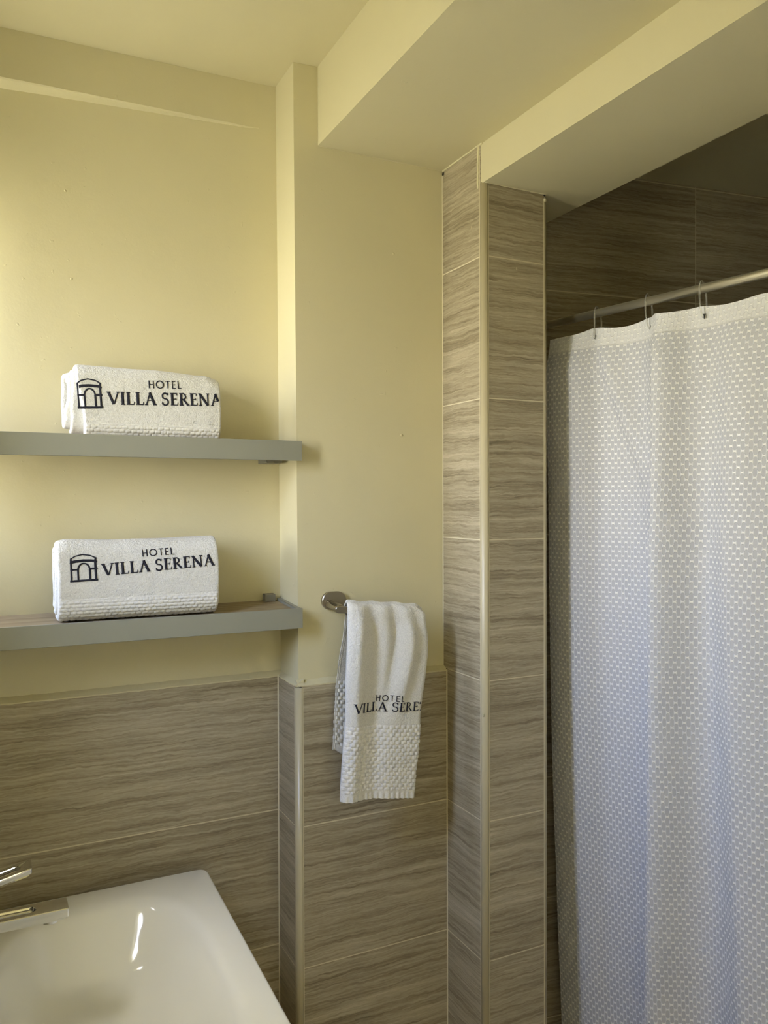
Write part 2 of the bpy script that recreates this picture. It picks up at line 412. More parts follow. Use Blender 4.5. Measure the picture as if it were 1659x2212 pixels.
def blob(bm, c, rx, ry, rz, seg=12):
    g_ = bmesh.ops.create_uvsphere(bm, u_segments=seg, v_segments=seg//2+2, radius=1.0)
    for v in g_['verts']:
        q = v.co*(1+.12*nz(v.co.x*2+c[0]*50, v.co.y*2, v.co.z*2)); v.co = Vector((c[0]+q.x*rx, c[1]+q.y*ry, c[2]+q.z*rz))
bm = bmesh.new()
blob(bm, (X3+.001, YC+.001, ZH-.012), .0048, .0040, .0045)
blob(bm, (X2-.0002, YC+.045, 2.172), .0006, .0012, .0035)
blob(bm, (X2+.085, YC-.0002, 2.082), .0011, .0006, .0040)
blob(bm, (X2+.001, YC+.0035, 1.128), .0016, .0012, .0042)
blob(bm, (.8237, YB-.0003, 2.1325), .0028, .0012, .0028)
blob(bm, (.8421, YB-.0003, 1.7305), .0040, .0010, .0035)
blob(bm, (.153, YA-.0003, 2.198), .0022, .0010, .0022)
blob(bm, (.163, YA-.0003, 2.026), .0022, .0010, .0022)
struct('trim_12', bm, M['paint'], True)
bm = bmesh.new()
blob(bm, (X3-.001, YC-.0005, ZH-.0018), .0030, .0015, .0022)
blob(bm, (X2-.0012, YB-.0045, ZS-.0075), .0010, .0035, .0040)
blob(bm, (X2-.0005, YC+.017, ZS-.0010), .0006, .0016, .0009)
blob(bm, (X2-.0012, YBt-.001, ZT+.004), .0012, .0022, .0016)
struct('trim_13', bm, M['dark'], True)

# ------------------------------------------------------------ shelves
def make_shelf(zf, label, tilt=0.0):
    XR, XL, YF = .5945, -.178, 1.5775
    t = thing('wall_shelf', label, 'shelf', (.2, YA, zf-.0205), 'grey framed shelves on the back wall')
    bm = bmesh.new(); box(bm, XL, XR, YF, YF+.0055, zf-.041, zf); bevel(bm, .0007, 2); obj('front_rail', bm, M['alu'], t)
    bm = bmesh.new(); box(bm, XR-.010, XR-.0005, YF+.0057, YA-.006, zf-.028, zf-.001); bevel(bm, .0008, 2); obj('side_rail', bm, M['alu'], t)
    bm = bmesh.new(); box(bm, XL, XR-.0105, YF+.0057, YA-.0006, zf-.030, zf-.0065); bevel(bm, .0004, 1); obj('shelf_board', bm, M['board'], t)
    bm = bmesh.new(); box(bm, .5535, .5775, YA-.019, YA-.0006, zf-.0064, zf+.0095); bevel(bm, .0016, 2)
    obj('bracket', bm, M['bracket'], t)
    bm = bmesh.new(); box(bm, .545, .580, YA-.060, YA-.0006, zf-.0425, zf-.0302); bevel(bm, .0016, 2)
    obj('bracket', bm, M['bracket'], t)
    for c in t.children:                       # the board dips a little towards the room
        for v in c.data.vertices: v.co.z += (v.co.y-YF)*tilt
    settle(t); return t
make_shelf(1.7078, 'upper grey metal framed shelf on cream back wall, carrying the higher rolled towel')
make_shelf(1.3612, 'lower grey metal framed shelf with brown woodgrain board, carrying the lower rolled towel', .068)

# ------------------------------------------------------------ lettering (strokes in cap-height units)
def arc(cx, cy, rx, ry, a0, a1, n=14):
    return [(cx+rx*math.cos(math.radians(a0+(a1-a0)*i/n)), cy+ry*math.sin(math.radians(a0+(a1-a0)*i/n))) for i in range(n+1)]
TH, TN = .100, .050        # half widths: thick and thin strokes
SR = .040
def ser(x, y, w=.15): return ([(x-w, y), (x+w, y)], SR)
SERIF = {
 'V': (.86, [([(.10, .98), (.44, .03)], TH), ([(.78, .98), (.46, .03)], TN), ser(.10, .965, .14), ser(.78, .965, .12)]),
 'I': (.36, [([(.18, .02), (.18, .98)], TH), ser(.18, .03), ser(.18, .97)]),
 'L': (.62, [([(.18, .02), (.18, .98)], TH), ser(.18, .97), ([(.04, .035), (.58, .035)], .04), ([(.57, .03), (.60, .24)], .034)]),
 'A': (.84, [([(.12, .02), (.42, .98)], TN), ([(.40, .99), (.74, .02)], TH), ([(.22, .36), (.60, .36)], .03), ser(.12, .03, .12), ser(.74, .03, .14)]),
 'S': (.60, [(arc(.30, .74, .20, .22, 20, 270, 16)+arc(.30, .27, .22, .25, 90, -165, 18)[1:], .062), ([(.50, .80), (.50, .98)], .03), ([(.08, .04), (.08, .24)], .03)]),
 'E': (.62, [([(.18, .02), (.18, .98)], TH), ([(.04, .965), (.54, .965)], .036), ([(.18, .51), (.46, .51)], .032), ([(.04, .035), (.57, .035)], .036), ([(.54, .98), (.53, .80)], .03), ([(.57, .02), (.59, .22)], .03), ([(.46, .60), (.46, .42)], .025)]),
 'R': (.76, [([(.18, .02), (.18, .98)], TH), ser(.18, .03), ([(.04, .965), (.30, .965)], .036), (arc(.30, .73, .22, .235, 90, -90, 14), .055), ([(.18, .50), (.31, .495)], .032), ([(.34, .50), (.68, .03)], .08), ([(.64, .03), (.80, .03)], .03)]),
 'N': (.90, [([(.16, .02), (.16, .98)], TN), ([(.12, .98), (.74, .02)], TH), ([(.75, .02), (.75, .98)], TN), ser(.15, .03, .12), ser(.75, .965, .13), ser(.10, .965, .08)]),
}
TW = .068
SANS = {
 'H': (.78, [([(.10, 0), (.10, 1)], TW), ([(.62, 0), (.62, 1)], TW), ([(.10, .5), (.62, .5)], TW*.8)]),
 'O': (1.10, [(arc(.52, .5, .44, .46, 0, 360, 28), TW)]),
 'T': (.66, [([(.0, .95), (.60, .95)], TW*.8), ([(.30, 0), (.30, .97)], TW)]),
 'E': (.62, [([(.10, 0), (.10, 1)], TW), ([(.10, .95), (.50, .95)], TW*.8), ([(.10, .5), (.47, .5)], TW*.8), ([(.10, .05), (.52, .05)], TW*.8)]),
 'L': (.52, [([(.10, 0), (.10, 1)], TW), ([(.10, .05), (.46, .05)], TW*.8)]),
}
def text_strokes(text, table, sp=.06, word=.34):
    x = 0; out = []
    for ch in text:
        if ch == ' ': x += word; continue
        w_, st = table[ch]
        for pts, hw in st: out.append(([(px+x, py) for px, py in pts], hw))
        x += w_+sp
    return out, x-sp
EMBLEM = [  # arched gateway, box 0..1 wide, 0..1.1 high
 ([(.0, .03), (1.0, .03)], .034), ([(.06, .03), (.06, .98)], .026), ([(.93, .0), (.93, .88)], .034),
 ([(.30, .03), (.30, .52)], .026), ([(.72, .03), (.72, .52)], .032),
 (arc(.51, .50, .21, .27, 180, 0, 16), .026), ([(.02, .52), (.31, .52)], .026), ([(.72, .52), (1.0, .52)], .036),
 ([(.02, .86), (.2, .91), (.5, .925), (.8, .90), (.98, .87)], .020), ([(.02, .80), (.2, .855), (.5, .87), (.8, .85), (1.0, .815)], .026),
 ([(.04, .98), (.22, 1.10), (.48, 1.16), (.76, 1.10), (.96, .98)], .020), ([(.93, .85), (.95, 1.0)], .03)]
def stitch(name, strokes, place, surf, parent, clip=None, thick=.0006, fat=1.0):
    """ribbons laid on a cloth surface; place: 2-D local -> (x, z); surf(x, z) -> (point, outward normal)"""
    bm = bmesh.new()
    for pts, hw in strokes:
        fine = []
        for (ax, ay), (bx, by) in zip(pts, pts[1:]):
            n = max(1, int(math.hypot(bx-ax, by-ay)/.09))
            for i in range(n): fine.append((ax+(bx-ax)*i/n, ay+(by-ay)*i/n))
        fine.append(pts[-1]); prev = None
        if clip and len(fine) <= 4 and any(not clip[0] < place(*q)[0] < clip[1] for q in fine): continue
        for i, (x, y) in enumerate(fine):
            a = fine[max(i-1, 0)]; b = fine[min(i+1, len(fine)-1)]
            dx, dy = b[0]-a[0], b[1]-a[1]; L = math.hypot(dx, dy) or 1; nx, ny = -dy/L, dx/L
            wob = 1+.10*nz(x*9+hw*100, y*9)
            row = []; hw_ = hw*(1.3 if strokes is EMBLEM else fat)
            ok = True
            for s_, t_ in ((-1.0, -.4), (-.85, 1), (.0, 1.25), (.85, 1), (1.0, -.4)):
                px, pz = place(x+nx*hw_*s_*wob, y+ny*hw_*s_*wob)
                if clip and (px < clip[0] or px > clip[1]): ok = False
                p, nrm = surf(px, pz); row.append(p+nrm*thick*t_)
            if not ok: prev = None; continue
            vs = [bm.verts.new(p) for p in row]
            if prev:
                for k in range(4): bm.faces.new((prev[k], prev[k+1], vs[k+1], vs[k]))
            prev = vs
    return obj(name, bm, M['thread'], parent, True)
def placer(x0, z0, h, ang, wscale=1.0, shear=0.0):
    ca, sa = math.cos(ang), math.sin(ang)
    def f(u, v):
        a, b = (u*wscale+v*shear)*h, v*h
        return x0+a*ca-b*sa, z0+a*sa+b*ca
    return f

# ------------------------------------------------------------ rolled towels
def rounded_rect(a, w_, h_, r):
    """point on a rounded rectangle, a in 0..1 going bottom-back -> bottom-front -> front -> top -> back"""
    w2, h2 = w_/2, h_/2; r = max(.002, min(r, w2*.95, h2*.95))
    segs = [('l', (w2-r, -h2), (-w2+r, -h2)), ('c', (-w2+r, -h2+r), 270, 180), ('l', (-w2, -h2+r), (-w2, h2-r)), ('c', (-w2+r, h2-r), 180, 90),
            ('l', (-w2+r, h2), (w2-r, h2)), ('c', (w2-r, h2-r), 90, 0), ('l', (w2, h2-r), (w2, -h2+r)), ('c', (w2-r, -h2+r), 0, -90)]
    Ls = [math.hypot(s[2][0]-s[1][0], s[2][1]-s[1][1]) if s[0] == 'l' else math.pi/2*r for s in segs]
    d = (a % 1.0)*sum(Ls)
    for s, L in zip(segs, Ls):
        if d <= L or s is segs[-1]:
            t = d/L if L else 0
            if s[0] == 'l': return (s[1][0]+(s[2][0]-s[1][0])*t, s[1][1]+(s[2][1]-s[1][1])*t)
            an = math.radians(s[2]+(s[3]-s[2])*t); return (s[1][0]+r*math.cos(an), s[1][1]+r*math.sin(an))
        d -= L
def rolled_towel(label, x0, x1, yc, z0, w_, h_, seed, turns, protrude, waffle_z, lean, mark_fn, top_fn=None):
    t = thing('rolled_towel', label, 'towel', ((x0+x1)/2, yc, z0), 'rolled white towels on the shelves')
    th = .0105
    A_ = [.56*i/300 for i in range(300)]+[.56+(turns-.56)*i/int(150*turns) for i in range(int(150*turns)+1)]
    NS, NX = len(A_)-1, 190
    def base(x, a):
        """outer skin before thickness; a counts turns from the outside in"""
        inset = th*1.04*a
        y, z = rounded_rect(a, w_-2*inset, h_-2*inset, .034-inset*.75)
        zz = z+h_/2
        yy = yc+y+lean*(zz/h_)
        k = zz/h_
        if top_fn: zz *= top_fn((x-x0)/(x1-x0))
        q = .0030*nz(x*11, seed+a*1.3, zz*13)+.0014*nz(x*33, seed+9, zz*36)
        bulge = -.0035*math.sin(math.pi*min(1, max(0, k)))*(1 if y < 0 else 0)
        yy += q*(.6 if y < 0 else .9)+bulge
        if k > .25: zz += .0022*nz(x*14, seed+4, y*10)
        zz = max(zz, inset*.98)
        return Vector((x, yy, z0+zz))
    def waf(x, z, a):
        if a > 1.0 or z > waffle_z: return 0.0
        r = math.floor(z/.0066); o = .5*(r % 2)
        fu = (x/.0112+o) % 1.0; fv = (z/.0066) % 1.0
        return .0018*min(1, 2.4*math.sin(math.pi*fu)**.7*.6)*math.sin(math.pi*fv)**.6*sstep(waffle_z-z, 0, .003)
    def normal(x, a):
        e_ = .004
        ta = base(x, a+e_)-base(x, a-e_); tx = base(x+.002, a)-base(x-.002, a)
        n = tx.cross(ta); n.normalize()
        return n
    s0 = normal((x0+x1)/2, .30)
    sign = 1 if s0.y < 0 else -1
    bm = bmesh.new(); outer = []; inner = []
    fuzz = lambda x, a: .0005*nz(x*160, a*90+seed)+.0004*nz(x*400, a*200+seed)
    for i in range(NS+1):
        a = A_[i]
        ro, ri = [], []
        pL = protrude(a); xa = x0-pL+.0022*nz(a*7, seed+2); xb = x1+.0035*nz(a*5, seed+6)-(.004 if a > 1 else 0)
        for j in range(NX+1):
            u = j/NX; x = xa+(xb-xa)*(u-.035*math.sin(4*math.pi*u)/2)
            e_ = min(x-xa, xb-x); rnd = math.sqrt(max(0, 1-(1-min(1, e_/.006))**2))
            edge_a = min(1, (a+.004)/.012, (turns-a+.004)/.012)
            hth = th/2*(.12+.88*rnd)*max(.3, edge_a)
            p = base(x, a); n = normal(x, a)*sign
            c = p-n*th/2
            w2_ = waf(x, p.z-z0, a)*min(1, e_/.006) if p.y < yc else 0
            ro.append(bm.verts.new(c+n*(hth+fuzz(x, a)+w2_))); ri.append(bm.verts.new(c-n*hth))
        outer.append(ro); inner.append(ri)
    for i in range(NS):
        for j in range(NX):
            bm.faces.new((outer[i][j], outer[i][j+1], outer[i+1][j+1], outer[i+1][j]))
            bm.faces.new((inner[i][j], inner[i+1][j], inner[i+1][j+1], inner[i][j+1]))
        bm.faces.new((outer[i][0], outer[i+1][0], inner[i+1][0], inner[i][0]))
        bm.faces.new((outer[i][NX], inner[i][NX], inner[i+1][NX], outer[i+1][NX]))
    for i in (0, NS):
        for j in range(NX): bm.faces.new((outer[i][j], inner[i][j], inner[i][j+1], outer[i][j+1]))
    cl = obj('towel_cloth', bm, M['terry'], t, True); cl.data.materials.append(M['waffle'])
    for p in cl.data.polygons:
        if p.center.z-z0 < waffle_z and p.center.y < yc: p.material_index = 1
    def surf(x, z):
        lo, hi = .20, .52
        # front run of the outer turn: z grows with a
        for _ in range(22):
            mid = (lo+hi)/2
            if base(x, mid).z < z: lo = mid
            else: hi = mid
        p = base(x, mid); n = normal(x, mid)*sign
        return p+n*.0007, n
    mark_fn(t, surf)
    settle(t); return t
def marks_upper(t, surf):
    st, wd = text_strokes('HOTEL', SANS, .12)
    stitch('hotel_word_embroidery', st, placer(.2903, .8020+1.0, .0150, .045, .0640/(.0150*wd)), surf, t)
    st, wd = text_strokes('VILLA SERENA', SERIF)
    stitch('hotel_name_embroidery', st, placer(.2143, 1.7665, .0245, .038, .2180/(.0245*wd)), surf, t, clip=(.158, .4285))
    stitch('arch_emblem_embroidery', EMBLEM, placer(.1610, 1.7570, .0475, .060, .96), surf, t, clip=(.1592, .43))
def marks_lower(t, surf):
    st, wd = text_strokes('HOTEL', SANS, .12)
    stitch('hotel_word_embroidery', st, placer(.2751, 1.4775, .0130, .040, .0620/(.0130*wd)), surf, t)
    st, wd = text_strokes('VILLA SERENA', SERIF)
    stitch('hotel_name_embroidery', st, placer(.2016, 1.4440, .0225, .056, .2130/(.0225*wd)), surf, t, clip=(.12, .4215))
    stitch('arch_emblem_embroidery', EMBLEM, placer(.1446, 1.4350, .0425, .030, 1.16), surf, t)
rolled_towel('rolled white bath towel with navy lettering and arch emblem, on the upper shelf', .1585, .4325, 1.6530, 1.7016, .102, .1475, 3.1, 2.6,
             lambda a: -.014*sstep(.42-a, 0, .25) if a < 1.02 else .008+.011*sstep(a, 1.55, 1.62)-.005*sstep(a, 2.2, 2.3), .030, .004, marks_upper,
             lambda u: 1.0-.035*u-.05*sstep(u, .90, 1.0))
rolled_towel('rolled white bath towel with navy lettering and emblem, on the lower shelf', .1235, .4235, 1.6440, 1.3600, .108, .1570, 8.4, 2.6,
             lambda a: 0.0 if a < 1.02 else .003, .043, .010, marks_lower,
             lambda u: 1.0+.012*math.cos(6*u)-.02*sstep(.06-u, 0, .06))

# ------------------------------------------------------------ towel bar
tb = thing('towel_bar', 'short brushed nickel towel bar on cream column, white hand towel over it', 'towel bar', (.6745, YB, 1.370))
def stadium(cx, cz, L, H, n=12):
    pts = []; r = H/2
    for k in range(n+1): a = math.pi/2-math.pi*k/n; pts.append((cx+L/2-r+r*math.cos(a), cz+r*math.sin(a)))
    for k in range(n+1): a = -math.pi/2-math.pi*k/n; pts.append((cx-L/2+r+r*math.cos(a), cz+r*math.sin(a)))
    return pts
def stad_body(cx, cz, L, H, y0, y1, bev=.0012):
    bm = bmesh.new(); loops = []
    for y, k in ((y0, 0), (y1+bev, 0), (y1, bev)):
        loops.append([bm.verts.new((x, y, z)) for x, z in stadium(cx, cz, L-2*k, H-2*k)])
    n = len(loops[0])
    for A, B in zip(loops, loops[1:]):
        for k in range(n): bm.faces.new((A[k], A[(k+1) % n], B[(k+1) % n], B[k]))
    bm.faces.new(loops[0]); bm.faces.new(loops[-1]); return bm
obj('rosette', stad_body(.6750, 1.3700, .0560, .0385, YB-.0003, YB-.0085), M['steel'], tb)
bm = bmesh.new(); box(bm, .6545, .6690, 1.5360, YB-.0080, 1.3585, 1.3725); bevel(bm, .0030, 3)
for v in bm.verts: v.co.z += -.004*(YB-v.co.y)/.07
obj('arm', bm, M['steel'], tb, True)
bm = bmesh.new(); loops = []
BX0, BX1 = .6480, .8420
def bar_z(x): return 1.3605-.095*(x-.65)
for y in (1.5430, 1.5395, 1.5310, 1.5290):
    k = .0014 if y in (1.5430, 1.5290) else 0
    loops.append([bm.verts.new((x, y, z+bar_z(x)-1.36)) for x, z in stadium((BX0+BX1)/2, 1.36, BX1-BX0-2*k, .0145-2*k)])
n = len(loops[0])
for A, B in zip(loops, loops[1:]):
    for k in range(n): bm.faces.new((A[k], A[(k+1) % n], B[(k+1) % n], B[k]))
bm.faces.new(loops[0]); bm.faces.new(loops[-1])
obj('bar', bm, M['steel'], tb)
settle(tb)

# ------------------------------------------------------------ hand towel over the bar
ht = thing('hand_towel', 'white hand towel with navy lettering and waffle border hanging from the bar', 'towel', (.76, 1.53, .96))
YBAR = 1.536
LF, LB = .405, .312            # hanging lengths front and back
def lerp_tab(tab, v):
    for (a, x), (b, y) in zip(tab, tab[1:]):
        if v <= b: return x+(y-x)*sstep(v, a, b) if b > a else y
    return tab[-1][1]
def ht_front(u, v):
    """u 0..1 across, v metres down from the bar"""
    xl = lerp_tab(((0, .6760), (.02, .6735), (.20, .6655), (.405, .6535)), v)
    xr = lerp_tab(((0, .8500), (.02, .8560), (.07, .8630), (.25, .8420), (.405, .8270)), v)
    x = xl+(xr-xl)*u
    z = bar_z(x)+.010-v
    g_ = sstep(v, .0, .05)
    y = YBAR-.0170-.0035*sstep(v, 0, .2)
    a_, b_ = .20+.10*sstep(v, 0, .15), .72-.20*sstep(v, .02, .20)
    y += g_*1.35*(-.007*math.exp(-((u-.12)/.085)**2)+.0075*math.exp(-((u-(.34+.25*v))/.10)**2)*(1-.35*sstep(v, .2, .3))
             - .0080*math.exp(-((u-(.80-.55*v))/.085)**2)*(1-sstep(v, .12, .28)) + .0070*math.exp(-((u-(.62-.45*v))/.07)**2)*(1-sstep(v, .12, .26)))
    y += -.003*g_*math.exp(-((u-.62)/.22)**2)*sstep(v, .2, .32)
    y += .0022*math.sin(u*23+1)*(1-sstep(v, .02, .10))
    e_ = min(u, 1-u)*(xr-xl)
    y += .010*(1-math.sqrt(max(0, 1-(1-min(1, e_/.011))**2)))
    y += .0012*nz(x*28, v*22, 4)
    if v > .388: y += .0014*math.sin(x*520+1.5*nz(x*60))*sstep(v, .388, .398)
    z += .004*math.sin(u*3.1+.3)*sstep(v, .3, .4)
    return Vector((x, y, z))
def ht_back(u, v):
    xl = lerp_tab(((0, .6770), (.06, .6745), (.13, .6700), (.20, .6660), (.26, .6620), (.32, .6590)), v); xr = .850-.02*v
    x = xl+(xr-xl)*u; z = bar_z(x)+.010-v-.012*sstep(u, 0, .16)*sstep(v, .2, .3)
    y = YBAR+.0130+.032*sstep(v, 0, .18)+.0012*nz(x*30, v*20, 9)
    e_ = min(u, 1-u)*(xr-xl)
    y -= .006*(1-math.sqrt(max(0, 1-(1-min(1, e_/.009))**2)))
    return Vector((x, y, z))
def ht_point(u, s):
    """s: metres along the cloth, 0 = back hem, LB = over the bar, LB+LF = front hem"""
    cap = .020
    if s < LB-cap: return ht_back(u, LB-s)
    if s > LB+cap: return ht_front(u, s-LB)
    k = (s-(LB-cap))/(2*cap); A = ht_back(u, cap); B = ht_front(u, cap)
    ang = math.pi*k; r_ = .5-.5*math.cos(ang)
    p = A.lerp(B, r_); ztop = bar_z(p.x)+.0155+.0012*math.sin(u*21+1)+.0012*nz(u*9, 5)-.010*sstep(u, .86, 1)
    zbase = A.z+(B.z-A.z)*r_
    p.z = zbase+(ztop-zbase)*math.sin(ang)**.75
    return p
def waffle(x, v, v0, v1):
    if v < v0 or v > v1: return 0.0
    R, Cw = .0083, .0134
    vv = v-v0+.045*(x-.66)*0
    r = math.floor(vv/R); fu = (x/Cw+.5*(r % 2)) % 1.0; fv = (vv/R) % 1.0
    return .0030*min(1.0, 1.3*abs(math.sin(math.pi*fu))**1.2)*min(1, 1.5*math.sin(math.pi*fv)**.8)*(1-.35*fu)-.0010
bm = bmesh.new(); NU, NSV = 180, 640; TOT = LB+LF
P = [[ht_point(i/NU, TOT*j/NSV) for i in range(NU+1)] for j in range(NSV+1)]
O, I_ = [], []
for j in range(NSV+1):
    ro, ri = [], []
    s = TOT*j/NSV
    for i in range(NU+1):
        tu = P[j][min(i+1, NU)]-P[j][max(i-1, 0)]; tv = P[min(j+1, NSV)][i]-P[max(j-1, 0)][i]
        n = tu.cross(tv).normalized()     # outward
        p = P[j][i]
        if s > LB:
            hgt = waffle(p.x, s-LB, .248, .386); 
            if n.y > 0: n = -n
        else:
            hgt = waffle(p.x, LB-s, .165, .296)
            if n.y < 0 and s < LB-.02: n = -n
        fz = .0006*nz(p.x*210, p.z*210, 1)+.0005*nz(p.x*480, p.z*480, 2) if abs(hgt) == 0 else .0002*nz(p.x*300, p.z*300)
        if s > LB+.388 or s < .014: fz = 0
        th = .0042
        ed = min(1.0, (min(i, NU-i)+.25)/2.5, (min(j, NSV-j)+.25)/2.5)
        side = n
        ro.append(bm.verts.new(p+side*(hgt+fz)*ed)); ri.append(bm.verts.new(p-side*(th*ed+.0004)))
        if s < LB-.02:      # seen from the front it is the inner side of the back flap that shows
            ri[-1].co = p-side*(th*ed+.0004)-side*hgt*ed*1.2
    O.append(ro); I_.append(ri)
for j in range(NSV):
    for i in range(NU):
        bm.faces.new((O[j][i], O[j][i+1], O[j+1][i+1], O[j+1][i])); bm.faces.new((I_[j][i], I_[j+1][i], I_[j+1][i+1], I_[j][i+1]))
    bm.faces.new((O[j][0], O[j+1][0], I_[j+1][0], I_[j][0])); bm.faces.new((O[j][NU], I_[j][NU], I_[j+1][NU], O[j+1][NU]))
for j in (0, NSV):
    for i in range(NU): bm.faces.new((O[j][i], I_[j][i], I_[j][i+1], O[j][i+1]))
cl = obj('towel_cloth', bm, M['terry'], ht, True); cl.data.materials.append(M['waffle'])
for p in cl.data.polygons:
    c = p.center; x = c.x; vf = bar_z(x)+.010-c.z
    if c.y > YBAR+.012:
        if vf > .165: p.material_index = 1
    elif c.y < YBAR and vf > .247: p.material_index = 1
def ht_surf(x, z):
    v = .15
    lo, hi = .02, LF
    for _ in range(20):
        v = (lo+hi)/2
        # find u for x at this v
        a = ht_front(0, v); b = ht_front(1, v); u = (x-a.x)/(b.x-a.x)
        if ht_front(min(1, max(0, u)), v).z > z: lo = v
        else: hi = v
    u = min(1, max(0, u)); p = ht_front(u, v)
    tu = ht_front(min(1, u+.01), v)-ht_front(max(0, u-.01), v); tv = ht_front(u, v+.003)-ht_front(u, v-.003)
    n = tu.cross(tv).normalized()
    if n.y > 0: n = -n
    return p+n*.0008, n
st, wd = text_strokes('HOTEL', SANS, .16)
stitch('hotel_word_embroidery', st, placer(.7362, 1.1645, .0125, -.095, .0600/(.0125*wd)), ht_surf, ht, fat=.85)
st, wd = text_strokes('VILLA SERENA', SERIF, .05)
st = st+[([(wd*.795, .98), (wd*.800, .74)], .05)]
stitch('hotel_name_embroidery', st, placer(.6780, 1.1480, .0195, -.088, .198/(.0195*wd)), ht_surf, ht, clip=(.66, .8385), fat=.74)
settle(ht)

# ------------------------------------------------------------ shower curtain, rod and rings
RP0 = Vector((1.2011, 1.585)); RD = Vector((.1728, -.985)); RN = Vector((-.985, -.1728))   # RN points into the room
ZR = 2.0
rod = thing('curtain_rod', 'satin steel shower rod running across the dark shower alcove', 'curtain rod', (RP0.x, RP0.y, ZR))
a = RP0-RD*.019; b = RP0+RD*1.622
bm = bmesh.new(); tube(bm, [(a.x, a.y, ZR), (b.x, b.y, ZR)], .0091, 32); obj('rod', bm, M['rod'], rod, True)
bm = bmesh.new(); q = RP0-RD*.006; tube(bm, [(a.x, a.y, ZR), (q.x, q.y, ZR)], .016, 28); obj('end_cap', bm, M['rod'], rod, True)
bm = bmesh.new(); q = b-RD*.014; tube(bm, [(b.x, b.y, ZR), (q.x, q.y, ZR)], .016, 28); obj('end_cap', bm, M['rod'], rod, True)
settle(rod)
RING_S = (.1772, .3096, .4343)
def ridge(s, c, rise, fall):
    """sharp pleat: quick on its far side, slow on its near side"""
    d = s-c
    return math.exp(-(d/(rise if d < 0 else fall))**2)
def curt_off(s, z):
    k = (CURT_TOP-z)/1.9            # 0 top, 1 bottom
    kk = sstep(k, 0, .35)
    c1 = .352+.012*math.sin(k*5)-.03*k*.5
    y = .082*ridge(s, c1, .028, .058)*(.70+.30*kk)
    y += .044*ridge(s, .505-.004*math.sin(k*6)+.02*k, .045, .085)*(.60+.40*kk)
    y += .040*ridge(s, .70+.02*k, .05, .07)*(.4+.6*kk)
    y += .046*ridge(s, .090+.03*k, .12, .12)*(1-.25*k)
    y += .013*ridge(s, .200+.11*sstep(k, 0, .22), .016, .030)*(1-sstep(k, .10, .30))
    for j in range(7): y += .028*ridge(s, .86+.12*j+.02*math.sin(j*2.1), .035, .06)
    # pulls from the rings
    for rs in RING_S:
        y += .010*math.exp(-((s-rs)/.018)**2)*math.exp(-k*14)
    y += .0035*nz(s*9, z*2.2, 3)+.0016*nz(s*26, z*6, 8)
    y *= .62+.38*sstep(k, .0, .05)
    y -= .055*k*k
    return y-.012
def curt_pt(s, z):
    o = curt_off(s, z); p = RP0+RD*s+RN*o
    return p
NSs, NZs = 330, 260; S1 = 1.56; S0 = .052; ZB = .12
me = bpy.data.meshes.new('curtain_cloth'); vs = []; fs = []
def top_z(s):
    d = min(abs(s-r_) for r_ in RING_S+tuple(.4343+.128*j for j in range(1, 10)))
    return CURT_TOP-.006*sstep(d, 0, .06)+.004*sstep(s, .318, .335)*(1-sstep(s, .36, .45))
for i in range(NSs+1):
    s = S0+(S1-S0)*(i/NSs)**1.15; tz = top_z(s)
    for j in range(NZs+1):
        z = tz-(tz-ZB)*(j/NZs); p = curt_pt(s, z); vs.append((p.x, p.y, z))
for i in range(NSs):
    for j in range(NZs):
        a_ = i*(NZs+1)+j; fs.append((a_, a_+1, a_+NZs+2, a_+NZs+1))
me.from_pydata(vs, [], fs); me.update()
# cloth length along the folds for the weave coordinates
arcl = []
for j in range(NZs+1):
    L = 0; row = [0.0]
    for i in range(1, NSs+1):
        L += (Vector(vs[i*(NZs+1)+j])-Vector(vs[(i-1)*(NZs+1)+j])).length; row.append(L)
    arcl.append(row)
# average lengths vertically so that the weave columns do not drift
base_row = [sum(arcl[j][i] for j in range(0, NZs+1, 20))/len(range(0, NZs+1, 20)) for i in range(NSs+1)]
uvl = me.uv_layers.new(name='UVMap')
for lp in me.loops:
    i, j = divmod(lp.vertex_index, NZs+1)
    uvl.data[lp.index].uv = (base_row[i]*.6+arcl[j][i]*.4, vs[lp.vertex_index][2])
sc = link('shower_curtain', me, M['curtain'], None, True)
tag(sc, 'white honeycomb woven shower curtain hanging in folds from the steel rod', 'shower curtain')
for s, lab in zip(RING_S, ('clear plastic curtain ring nearest the tiled corner wall', 'clear plastic curtain ring, the middle of the three on the rod', 'clear plastic curtain ring farthest right, with dark tip showing at the curtain')):
    p = RP0+RD*s; o = curt_off(s, CURT_TOP-.012)
    t = thing('curtain_ring', lab, 'curtain ring', (p.x, p.y, ZR+.012), 'curtain rings on the shower rod')
    bm = bmesh.new(); pts = []
    H_, tilt = .037, .25
    zc = ZR-.0215
    for k in range(40):
        a_ = 2*math.pi*k/40
        n_ = .0118*math.sin(a_)+max(0, -math.cos(a_))**1.6*(o+.002); zz = zc+H_*math.cos(a_)
        q = p+RN*n_+RD*(.006*math.sin(a_*.5)**2)
        pts.append((q.x, q.y, zz))
    tube(bm, pts, (.0017), 10, closed=True, up=Vector((RD.x, RD.y, 0)))
    obj('loop', bm, M['clear'], t, True)
    bm = bmesh.new(); q = p+RN*(o+.003)+RD*.008
    tube(bm, [(q.x, q.y, CURT_TOP-.017), (q.x, q.y, CURT_TOP-.020), (q.x, q.y, CURT_TOP-.027)], .003, 10, rfun=lambda t_: (.0024*(1-t_)+.0003)*(1 if s > .4 else .4))
    obj('tip', bm, M['dark'], t, True)
    settle(t)

